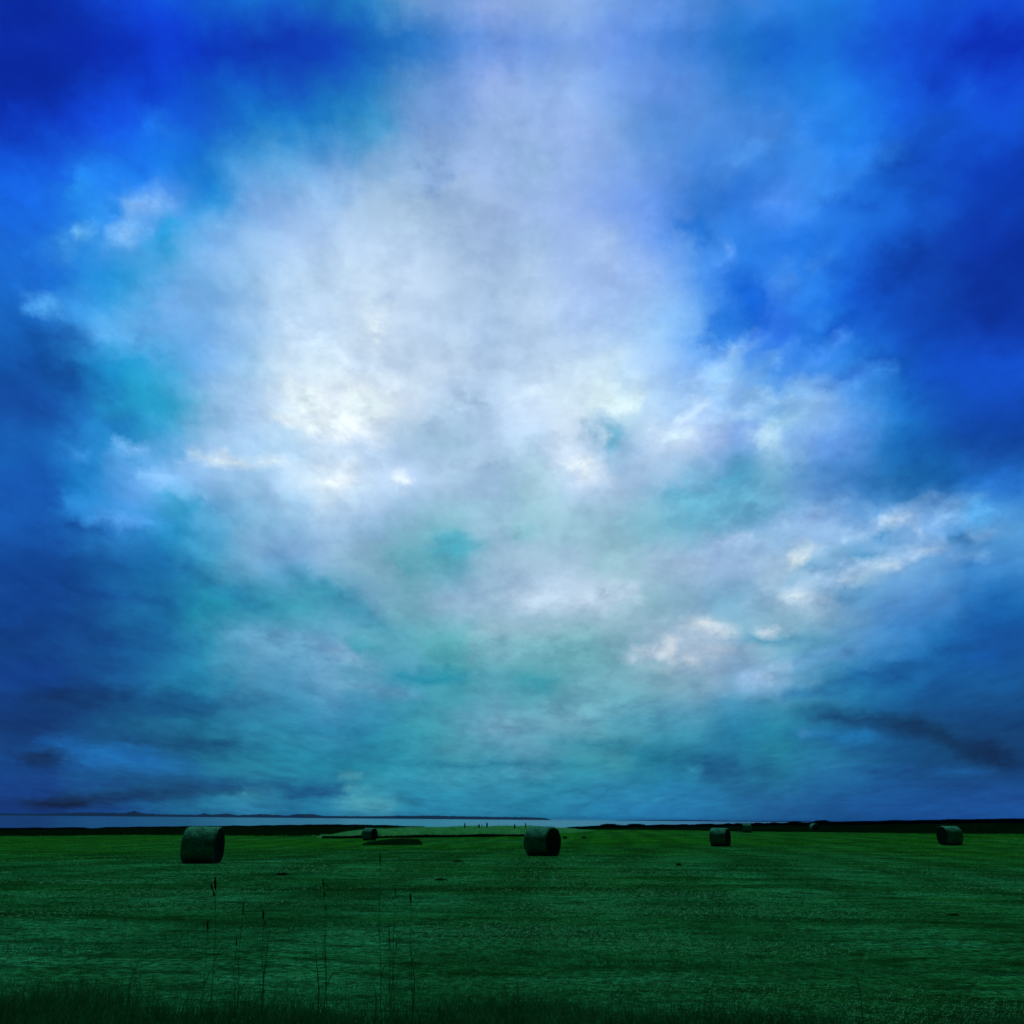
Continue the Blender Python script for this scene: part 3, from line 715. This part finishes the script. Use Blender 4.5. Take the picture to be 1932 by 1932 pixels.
# dry cut stalks left lying on the field
mg2 = foliage_mat("dry cut stalks", (0.035, 0.30, 0.12), (0.06, 0.40, 0.19), (0.12, 0.52, 0.29), 0.5, 0.0)
x, y, d = sample_wedge(240000, 8.2, 60)
yy = np.log(d)
patch = np.sin(x * 0.55 + 1.0 * np.sin(d * 0.5)) + np.sin(d * 1.35 + 0.9 * np.sin(x * 0.5)) + 0.9 * np.exp(-((x / d + 0.02) / 0.28) ** 2)
keep = rng.random(len(x)) < np.clip((patch - 0.4) * 0.4, 0, 1) * np.clip((55 - d) / 35, 0, 1)
x, y, d = x[keep], y[keep], d[keep]; N = len(x)
P = np.stack([x, y, ground(x, y) + rng.uniform(0.01, 0.05, N)], -1)
ll = rng.uniform(0.012, 0.05, N) * np.clip(d / 14, 0.8, 2.5); aa = rng.normal(0, 0.9, N)
tip = P + np.stack([np.cos(aa) * ll, np.sin(aa) * ll, rng.normal(0.005, 0.015, N)], -1)
wz = np.stack([-np.sin(aa), np.cos(aa), rng.uniform(-0.6, 0.6, N)], -1) * (0.0016 * np.clip(d / 9, 1, 6))[:, None]
A = np.stack([P - wz, tip - wz, tip + wz, P + wz], 1).reshape(-1, 3)
o = link_mesh("cut_stalks", np_mesh("cut_stalks", A, [np.arange(4 * N).reshape(-1, 4)]), mg2)
tag(o, "scattered pale dry stalks left lying on the mown grass", "cut stalks", kind='stuff')

# uncut verge at the feet of the camera
mg3 = foliage_mat("verge grass", (0.006, 0.075, 0.016), (0.012, 0.14, 0.036), (0.035, 0.34, 0.14), 0.9, 0.3, fine=9.0)
N = 210000
x = rng.uniform(-6.6, 6.6, N); y = rng.uniform(3.6, 10.2, N)
a = np.arctan2(x, y)
edge = 8.95 + 0.30 * np.sin(x * 1.3 + 0.6) + 0.22 * np.sin(x * 3.1 + 1) - 0.25 * np.clip(x / 6, -1, 1)
keep = (y < edge + rng.exponential(0.22, N)) & (np.abs(x) < y * 0.66 + 0.3)
x, y, a = x[keep], y[keep], a[keep]; N = len(x)
P = np.stack([x, y, ground(x, y) - 0.01], -1)
left = np.clip((-np.degrees(a) - (-4)) / 12, 0, 1)
H = rng.gamma(5, 0.028, N) * (0.75 + 0.5 * left * rng.random(N)) + 0.03
A, fs = blades(P, H, rng.uniform(0.002, 0.0048, N), rng.normal(0, 0.13, (N, 2)) * (H[:, None] / 0.25), seg=3, curl=1.0, az=rng.normal(0, 0.6, N))
o = link_mesh("verge_grass", np_mesh("verge_grass", A, fs), mg3)
tag(o, "dark uncut grass along the near edge of the field", "grass", kind='stuff')

# ------------------------------------------------------------------ tall pale blades and dark seed stems in the verge
m_stem = foliage_mat("dry dark stem", (0.006, 0.025, 0.010), (0.010, 0.035, 0.015), (0.015, 0.05, 0.02), 5, 0.0)
m_pale = foliage_mat("pale blade", (0.03, 0.34, 0.16), (0.05, 0.40, 0.22), (0.06, 0.45, 0.25), 5, 0.55)
def tube(pts, rads, n=5):
    pts = np.array(pts, float); V = []; K = len(pts)
    for k in range(K):
        tdir = pts[min(k + 1, K - 1)] - pts[max(k - 1, 0)]; tdir /= np.linalg.norm(tdir)
        s = np.cross(tdir, [0.3, 1, 0.1]); s /= np.linalg.norm(s); u = np.cross(tdir, s)
        for q in range(n):
            an = 2 * np.pi * q / n
            V.append(pts[k] + (s * math.cos(an) + u * math.sin(an)) * rads[k])
    fs = []
    for k in range(K - 1):
        for q in range(n):
            fs.append((k * n + q, k * n + (q + 1) % n, (k + 1) * n + (q + 1) % n, (k + 1) * n + q))
    return np.array(V), np.array(fs)
def seed_head(p0, p1, w, N=70, seed=0):
    """knobbly spike of small seeds along a line"""
    r = np.random.default_rng(seed)
    A = []; fs = []; L = np.linalg.norm(p1 - p0)
    V0, f0 = tube([p0, p0 + (p1 - p0) * .3, p0 + (p1 - p0) * .7, p1], [w * .25, w * .5, w * .42, w * .08], 6)
    A.append(V0); fs.append(f0); off = len(V0)
    for i in range(N):
        tt = r.random(); c = p0 + (p1 - p0) * tt
        rad_ = w * (0.5 + 0.5 * math.sin(math.pi * min(1, tt * 1.1))) * r.uniform(0.5, 1.0)
        th = r.uniform(0, 2 * np.pi); v = np.array([math.cos(th), math.sin(th), r.uniform(-.2, .9)])
        e = c + v * rad_; sz = w * 0.42
        oct_ = np.array([[1, 0, 0], [0, 1, 0], [-1, 0, 0], [0, -1, 0], [0, 0, 1.5], [0, 0, -1.5]]) * sz + e
        A.append(oct_)
        fs.append(np.array([[0, 1, 4, 4], [1, 2, 4, 4], [2, 3, 4, 4], [3, 0, 4, 4], [1, 0, 5, 5], [2, 1, 5, 5], [3, 2, 5, 5], [0, 3, 5, 5]]) + off)
        off += 6
    A = np.concatenate(A); q = fs[0]
    tri = np.concatenate(fs[1:])[:, :3]
    return A, [q, tri]
def stem_plant(label, dist, px, py, head_py, base_dx, w, group="dark seed stems in the near verge", side=()):
    """px,py = tip in the photograph; head ends at head_py"""
    p_tip = at(px, py, dist)
    pb = at(px + base_dx, 1830, dist)
    gz = float(ground(pb[0], pb[1]))
    root = bpy.data.objects.new("seed_stem", None); COL.objects.link(root); root.location = (pb[0], pb[1], gz)
    tag(root, label, "wild grass stem", group)
    o0 = np.array([pb[0], pb[1], gz])
    ph = at(px + base_dx * 0.15, head_py, dist)
    pts = [np.zeros(3)]
    for f in (0.33, 0.66):
        q = (ph - o0) * f; q[0] += 0.012 * math.sin(f * 6 + px); pts.append(q)
    pts.append(ph - o0)
    V_, f_ = tube(pts, [0.0022, 0.0020, 0.0015, 0.0013], 5)
    me = np_mesh("stem", V_, [f_]); smooth(me); link_mesh("stem", me, m_stem, root)
    for q in range(2):
        f0 = 0.22 + 0.25 * q; b0 = (ph - o0) * f0; sg = (1 if (int(px) + q) % 2 else -1)
        Lf = [b0, b0 + np.array([sg * 0.03, 0.02, 0.11]), b0 + np.array([sg * 0.08, 0.03, 0.18]), b0 + np.array([sg * 0.13, 0.03, 0.19])]
        Vl = []
        for k, p_ in enumerate(Lf):
            ww = 0.0028 * (1, 1, 0.7, 0.1)[k]
            Vl += [p_ + np.array([-ww, 0, ww * 0.5]), p_ + np.array([0, -ww * 0.6, 0]), p_ + np.array([ww, 0, -ww * 0.5])]
        fl = [(k * 3 + r_, k * 3 + (r_ + 1) % 3, (k + 1) * 3 + (r_ + 1) % 3, (k + 1) * 3 + r_) for k in range(3) for r_ in range(3)]
        link_mesh("leaf", np_mesh("leaf", np.array(Vl), [np.array(fl)]), m_pale, root)
    A_, fs_ = seed_head(ph - o0, p_tip - o0, w * 0.9, 60, int(px))
    link_mesh("seed_head", np_mesh("seed_head", A_, fs_), m_stem, root)
    for (sx, sy0, sy1, sw_) in side:
        a_ = at(sx, sy1, dist) - o0; b_ = at(sx - 1.5, sy0, dist) - o0
        A_, fs_ = seed_head(a_, b_, sw_, 24, int(sx))
        h = link_mesh("seed_head", np_mesh("seed_head", A_, fs_), m_stem, root)
        # short stalk
        V_, f_ = tube([a_ + (np.array([pts[-1][0], pts[-1][1], a_[2] - 0.04]) - a_), a_], [0.0018, 0.0018], 4)
        link_mesh("stalk", np_mesh("stalk", V_, [f_]), m_stem, root)
    return root
stem_plant("tallest dark seed stem, rising below the nearest bale, with clustered seed heads", 8.6, 406, 1655, 1678, 4, 0.011, side=((400, 1668, 1677, 0.008), (404, 1681, 1692, 0.008)))
stem_plant("dark seed stem leaning right, second to the right of the tallest stem", 8.8, 459, 1704, 1724, -6, 0.007)
stem_plant("dark knobbly seed stem with a bent tip, third right of the tallest stem", 8.8, 496, 1716, 1734, 6, 0.009, side=((501, 1738, 1746, 0.006),))
stem_plant("short dark seed stem close beside the left of the tallest stem", 8.5, 392, 1738, 1758, -2, 0.008)
stem_plant("dark seed stem with slanting spike, midway between the two near bales", 9.0, 609, 1659, 1673, 12, 0.008, side=((613, 1683, 1690, 0.006),))
stem_plant("highest dark seed spike on a hair thin stem, just below the dark rush patch", 9.4, 717, 1609, 1634, 4, 0.007)
stem_plant("faint curved seed stem right of the highest spike", 9.2, 747, 1674, 1690, -8, 0.005)
stem_plant("dark seed spike leaning left, rightmost of the seed stems", 9.0, 774, 1685, 1704, 8, 0.009)
stem_plant("low dark seed stem right of the light blades, below the highest spike", 8.8, 734, 1750, 1782, 3, 0.006)
stem_plant("small dark seed stem below the leaning spike midway between the two near bales", 9.1, 615, 1708, 1719, 1, 0.006)
stem_plant("low dark seed stem right of the tallest stem, half sunk in the verge grass", 8.6, 446, 1771, 1785, 1, 0.006)
stem_plant("low seed stem leaning left in the middle of the verge", 8.7, 748, 1776, 1790, -5, 0.005)

def pale_blade(label, dist, pts_px, w=0.006):
    P3 = [at(a_, b_, dist) for a_, b_ in pts_px]
    o0 = np.array([P3[0][0], P3[0][1], float(ground(P3[0][0], P3[0][1]))])
    L = [np.zeros(3)] + [p - o0 for p in P3]
    L[0][2] = 0
    V = []; K = len(L)
    for k, p in enumerate(L):
        ww = w * (1 - 0.8 * k / (K - 1))
        V += [p + np.array([-ww, 0.3 * ww, 0]), p + np.array([0, -0.6 * ww, 0]), p + np.array([ww, 0.3 * ww, 0])]
    fs = []
    for k in range(K - 1):
        for q in range(3):
            fs.append((k * 3 + q, k * 3 + (q + 1) % 3, (k + 1) * 3 + (q + 1) % 3, (k + 1) * 3 + q))
    me = np_mesh("grass_blade", np.array(V), [np.array(fs)]); smooth(me)
    o = link_mesh("tall_grass_stalk", me, m_pale); o.location = o0
    tag(o, label, "grass stalk", "long pale grass blades in the near verge")
pale_blade("long pale blade nearest the tallest seed stem, curving right", 8.4, [(497, 1850), (503, 1800), (507, 1765), (511, 1745)])
pale_blade("pale straight blade between the seed stems, brightest of the verge", 8.4, [(602, 1870), (598, 1825), (595, 1790), (592, 1772)], 0.007)
pale_blade("pale blade leaning left at the right end of the seed stems", 8.5, [(782, 1850), (779, 1820), (775, 1790), (772, 1772)])
pale_blade("short pale blade low in the verge below the rush patch", 8.3, [(710, 1885), (706, 1860), (702, 1842)])
pale_blade("lone upright pale blade at the bottom centre of the verge", 8.4, [(978, 1890), (976, 1850), (975, 1838)], 0.006)
pale_blade("pale blade arching left in the verge at the bottom right", 8.4, [(1624, 1880), (1618, 1850), (1612, 1836)], 0.006)
pale_blade("pale blade leaning right near the left end of the verge", 8.4, [(246, 1850), (262, 1812), (276, 1775)], 0.005)

# ------------------------------------------------------------------ dark clumps on the field
m_cl = foliage_mat("clump of wet cut grass", (0.004, 0.018, 0.006), (0.006, 0.028, 0.008), (0.010, 0.045, 0.015), 4, 0.0)
def hit(px, py):
    """where the line of sight meets the ground"""
    v = ray(px, py); k = 2.0
    prev = 0
    for s in np.geomspace(3, 400, 1500):
        p = np.array([0, 0, EYE]) + v * s
        if p[2] < float(ground(p[0], p[1])): break
    return p
def clump(label, px, py, wid, hgt, N=260):
    p = hit(px, py); r = np.random.default_rng(int(px))
    dist = math.hypot(p[0], p[1]); sc = 4.94e-4 * dist
    W_, H_ = wid * sc * 1.05, hgt * sc
    an = r.uniform(0, 2 * np.pi, N); q = np.sqrt(r.random(N))
    B = np.stack([np.cos(an) * q * W_ / 2, np.sin(an) * q * W_ * 0.3, np.zeros(N)], -1)
    B[:, 2] = H_ * 0.5 * (1 - q)
    A_, fs_ = blades(B, H_ * r.uniform(.35, .8, N), np.full(N, W_ * 0.05), np.stack([np.cos(an), np.sin(an)], -1) * (H_ * r.uniform(0, 1, N))[:, None], 2, 1.0, az=r.normal(0, .8, N))
    o = link_mesh("grass_clump", np_mesh("grass_clump", A_, fs_), m_cl); o.location = (p[0], p[1], float(ground(p[0], p[1])) - 0.01)
    tag(o, label, "grass clump", "dark clumps on the mown field")
clump("dark wide clump of grass lying right of the nearest bale", 532, 1651, 20, 6)
clump("dark flat clump halfway between the spike and the central bale", 832, 1661, 20, 5)
clump("small dark clump left of the central bale", 864, 1626, 16, 4)
clump("tiny dark clump just right of the central bale", 1066, 1582, 6, 5)
clump("tiny dark clump a little farther right of the central bale", 1102, 1582, 6, 5)
clump("small upright dark clump midway between the central bale and the bale right of it", 1281, 1633, 8, 6)
clump("dark flat clump low in the field below the right hand bale", 1800, 1727, 24, 4)

# ------------------------------------------------------------------ rushes, tall uncut strip and rough bank
def strip(name, N, xs, d0, d1, h0, h1, wfac, mat, lean=0.12, seg=2, prof=None):
    px = rng.uniform(xs[0], xs[1], N); u = rng.random(N)
    dd0 = np.interp(px, *d0) if isinstance(d0, tuple) else np.full(N, d0)
    dd1 = np.interp(px, *d1) if isinstance(d1, tuple) else np.full(N, d1)
    d = dd0 + (dd1 - dd0) * u + rng.normal(0, 0.6, N)
    vr = ray(px, np.full(N, 1550.0)); a = np.arctan2(vr[:, 0], vr[:, 1])
    x, y = d * np.sin(a), d * np.cos(a)
    lump = 0.5 + 0.5 * np.sin(x * 0.9 + 2 * np.sin(y * 0.13)) * np.sin(y * 0.21 + 1.3 * np.sin(x * 0.23))
    H = (h0 + (h1 - h0) * (0.55 * rng.random(N) + 0.45 * lump))
    if prof is not None: H = H * np.interp(px, *prof)
    P = np.stack([x, y, ground(x, y) - 0.03], -1)
    A, fs = blades(P, H, d * wfac, rng.normal(0, lean, (N, 2)) * H[:, None], seg=seg, curl=0.8, az=rng.normal(0, 0.7, N))
    o = link_mesh(name, np_mesh(name, A, fs), mat)
    return o
m_tall = foliage_mat("tall seeding grass", (0.030, 0.40, 0.075), (0.08, 0.52, 0.16), (0.30, 0.70, 0.40), 0.35, 0.60, fine=0.9)
o = strip("tall_grass", 60000, (600, 1130), ([600, 700, 1000, 1090, 1130], [129, 128, 132, 150, 165]), ([600, 640, 700, 800, 1130], [131, 136, 146, 158, 205]), 0.45, 1.0, 0.00045, m_tall, lean=0.5,
          prof=([600, 612, 625, 660, 700, 1000, 1060, 1130], [0.15, 0.5, 0.35, 0.7, 1.0, 0.95, 0.5, 0.02]))
tag(o, "strip of tall pale uncut grass beyond the small bale, reaching the central bale", "tall grass", kind='stuff')
m_foot_shade = foliage_mat("foot shade blades", (0.003, 0.012, 0.004), (0.004, 0.02, 0.006), (0.006, 0.03, 0.01), 0.5, 0.0, fine=3)
o = strip("rushes", 9000, (610, 1000), ([610, 700, 1000], [127.6, 126.6, 130.6]), ([610, 700, 1000], [128.8, 127.8, 131.8]), 0.1, 0.5, 0.0006, m_foot_shade, lean=0.3)  # dark blades added to stand for the shaded foot of the tall grass
tag(o, "narrow dark line of blades added as shade along the front of the tall pale grass", "rushes", kind='stuff')
m_rush = foliage_mat("dark rushes", (0.005, 0.10, 0.02), (0.010, 0.18, 0.035), (0.03, 0.32, 0.11), 0.6, 0.1, fine=3)
pr = hit(745, 1594); dr_ = math.hypot(pr[0], pr[1])
o = strip("rushes", 9000, (686, 798), dr_ - 0.5, dr_ + 4.5, 0.35, 0.95, 0.0005, m_rush, prof=([686, 700, 730, 760, 790, 798], [0.1, 0.5, .75, 1.0, 0.8, 0.2]))
tag(o, "low dark patch of rushes in the mown grass below the small bale", "rushes", kind='stuff')
m_bank = foliage_mat("rough bank growth", (0.006, 0.07, 0.012), (0.012, 0.13, 0.024), (0.025, 0.20, 0.05), 0.08, 0.05, fine=1.2)
m_scrub = foliage_mat("dark scrub", (0.003, 0.014, 0.006), (0.005, 0.022, 0.008), (0.010, 0.036, 0.014), 0.1, 0.0, fine=1.0)
o = strip("rough_grass", 70000, (-60, 800), ([-60, 240, 500, 611, 800], [152, 152, 137, 137, 190]), 238, 0.25, 0.6, 0.0009, m_bank)
tag(o, "rough dark grass on the bank at the left end of the field", "rough grass", kind='stuff')
o = strip("rough_grass", 80000, (1090, 2000), ([1090, 1148, 1300, 1400, 1640, 1800, 2000], [170, 203, 198, 188, 183, 175, 168]), 258, 0.25, 0.55, 0.0009, m_bank)
tag(o, "rough dark grass on the bank at the right end of the field", "rough grass", kind='stuff')
o = strip("scrub", 60000, (-60, 800), 225, 250, 0.4, 0.95, 0.0013, m_scrub, lean=0.25, prof=([-60, 60, 160, 175, 200, 480, 560, 630, 720, 770, 800], [.8, .7, .75, .3, .7, .8, 1.0, 1.1, 1.0, .6, .2]))
tag(o, "low dark scrub along the shore on the left", "scrub", kind='stuff')
o = strip("scrub", 70000, (1070, 2000), 240, 262, 0.4, 1.0, 0.0013, m_scrub, lean=0.25, prof=([1070, 1110, 1148, 1400, 2000], [.3, .6, .9, .8, .75]))
tag(o, "low dark scrub along the shore on the right", "scrub", kind='stuff')

# shrubs that stand out against the water
def shrub(label, px, ytop, wpx, d, seed):
    r = np.random.default_rng(seed)
    v = ray(px, 1550.0); a = math.atan2(v[0], v[1]); x, y = d * math.sin(a), d * math.cos(a)
    gz = float(ground(x, y)); zt = at(px, ytop, d)[2]; Hh = max(zt - gz, 0.6); Wd_ = wpx * 4.94e-4 * d
    root = bpy.data.objects.new("shrub", None); COL.objects.link(root); root.location = (x, y, gz - 0.05)
    tag(root, label, "shrub", "dark shrubs along the shore")
    N = 1500
    an = r.uniform(0, 2 * np.pi, N); ct = r.uniform(-0.2, 1, N); rr = r.random(N) ** 0.4
    lob = 1 + 0.22 * np.sin(3 * an + seed) + 0.15 * np.sin(5 * an + ct * 4)
    C = np.stack([np.cos(an) * np.sqrt(1 - ct ** 2 * .95) * rr * Wd_ / 2 * lob, np.sin(an) * np.sqrt(1 - ct ** 2 * .95) * rr * Wd_ / 2, Hh * (0.42 + 0.55 * ct * rr * (0.85 + 0.15 * lob))], -1)
    sz = r.uniform(0.07, 0.16, N)
    u = r.normal(size=(N, 3)); u /= np.linalg.norm(u, axis=1, keepdims=True); w = np.cross(u, r.normal(size=(N, 3))); w /= np.linalg.norm(w, axis=1, keepdims=True)
    A = np.stack([C - u * sz[:, None], C - w * sz[:, None] * .6, C + u * sz[:, None], C + w * sz[:, None] * .6], 1).reshape(-1, 3)
    link_mesh("foliage", np_mesh("foliage", A, [np.arange(4 * N).reshape(-1, 4)]), m_scrub, root)
    Vs, Fs = [], []; off = 0
    for k in range(5):
        an_ = k * 1.256; t_ = np.array([math.cos(an_) * Wd_ * .25, math.sin(an_) * Wd_ * .25, Hh * .75])
        v_, f_ = tube([np.zeros(3), t_ * .5 + np.array([0, 0, .05]), t_], [.04, .025, .01], 5); Vs.append(v_); Fs.append(f_ + off); off += len(v_)
    link_mesh("stems", np_mesh("stems", np.concatenate(Vs), [np.concatenate(Fs)]), m_stem, root)
SH = [("dark rounded shrub at the left start of the right hand shore scrub", 1150, 1553.5, 40, 262),
      ("wide low dark shrub next to the start of the right hand shore scrub", 1200, 1553.5, 34, 262),
      ("low dark shrub above and left of the narrow ended bale", 1290, 1556, 26, 262),
      ("low dark shrub directly above the narrow ended bale", 1340, 1556, 22, 262),
      ("rounded dark shrub right above the narrow ended bale's dark end", 1374, 1554, 13, 262),
      ("rounded dark shrub touching the left side of the tiny far bale", 1393, 1553, 16, 262),
      ("rounded dark shrub touching the right side of the tiny far bale", 1430, 1551.5, 20, 262),
      ("small peaked dark shrub second to the right of the tiny far bale", 1460, 1551.5, 16, 262),
      ("wide dark shrub on the crest left of the tiny end on bale", 1500, 1549, 26, 260),
      ("dark shrub on the highest crest above the tiny end on bale", 1552, 1546.5, 30, 258)]
for k, s in enumerate(SH): shrub(*s, 40 + k)

# tall weeds that poke above the pale strip
def weed(label, px, ytop, wpx, d=150):
    v = ray(px, 1550.0); a = math.atan2(v[0], v[1]); x, y = d * math.sin(a), d * math.cos(a)
    gz = float(ground(x, y)); zt = at(px, ytop, d)[2]; Hh = zt - gz
    root = bpy.data.objects.new("tall_weed", None); COL.objects.link(root); root.location = (x, y, gz)
    tag(root, label, "tall weed", "tall weeds rising above the pale uncut grass")
    w = wpx * 4.94e-4 * d * 0.36
    v_, f_ = tube([np.zeros(3), np.array([0.02, 0, Hh * .6]), np.array([0.0, 0, Hh * .95])], [.03, .025, .012], 5)
    link_mesh("stem", np_mesh("stem", v_, [f_]), m_stem, root)
    A_, fs_ = seed_head(np.array([0, 0, Hh * .5]), np.array([0, 0, Hh]), w, 90, int(px))
    link_mesh("seed_head", np_mesh("seed_head", A_, fs_), m_scrub, root)
weed("lone dark weed standing left of the others above the pale grass", 877, 1553, 3.2)
weed("dark weed left of the middle pair above the pale grass", 904, 1555.5, 4.0)
weed("faint thin weed between the two darker weeds", 909.5, 1554.5, 1.8)
weed("tallest dark weed at the right of the close group above the pale grass", 919, 1552.5, 4.2)
weed("dark weed standing just left of the central bale's top", 992, 1553, 3.0)
weed("small dark weed left of the central bale above the pale grass", 971, 1556, 4.0)

# ------------------------------------------------------------------ haze
bpy.ops.mesh.primitive_cube_add(size=1)
hz = bpy.context.active_object; hz.name = "haze"
hz.scale = (30000, 30000, 46); hz.location = (0, 1000, -11 + 23)
m = bpy.data.materials.new("haze"); m.use_nodes = True
for n in list(m.node_tree.nodes): m.node_tree.nodes.remove(n)
t = NT(m.node_tree)
pv = t.node('ShaderNodeVolumePrincipled'); pv.inputs['Color'].default_value = (0.02, 0.24, 0.88, 1); pv.inputs['Density'].default_value = 3.2e-5
ou = t.node('ShaderNodeOutputMaterial'); t.link(pv.outputs[0], ou.inputs['Volume'])
hz.data.materials.append(m)
tag(hz, "thin bluish sea haze over the field and water", "haze", kind='stuff')
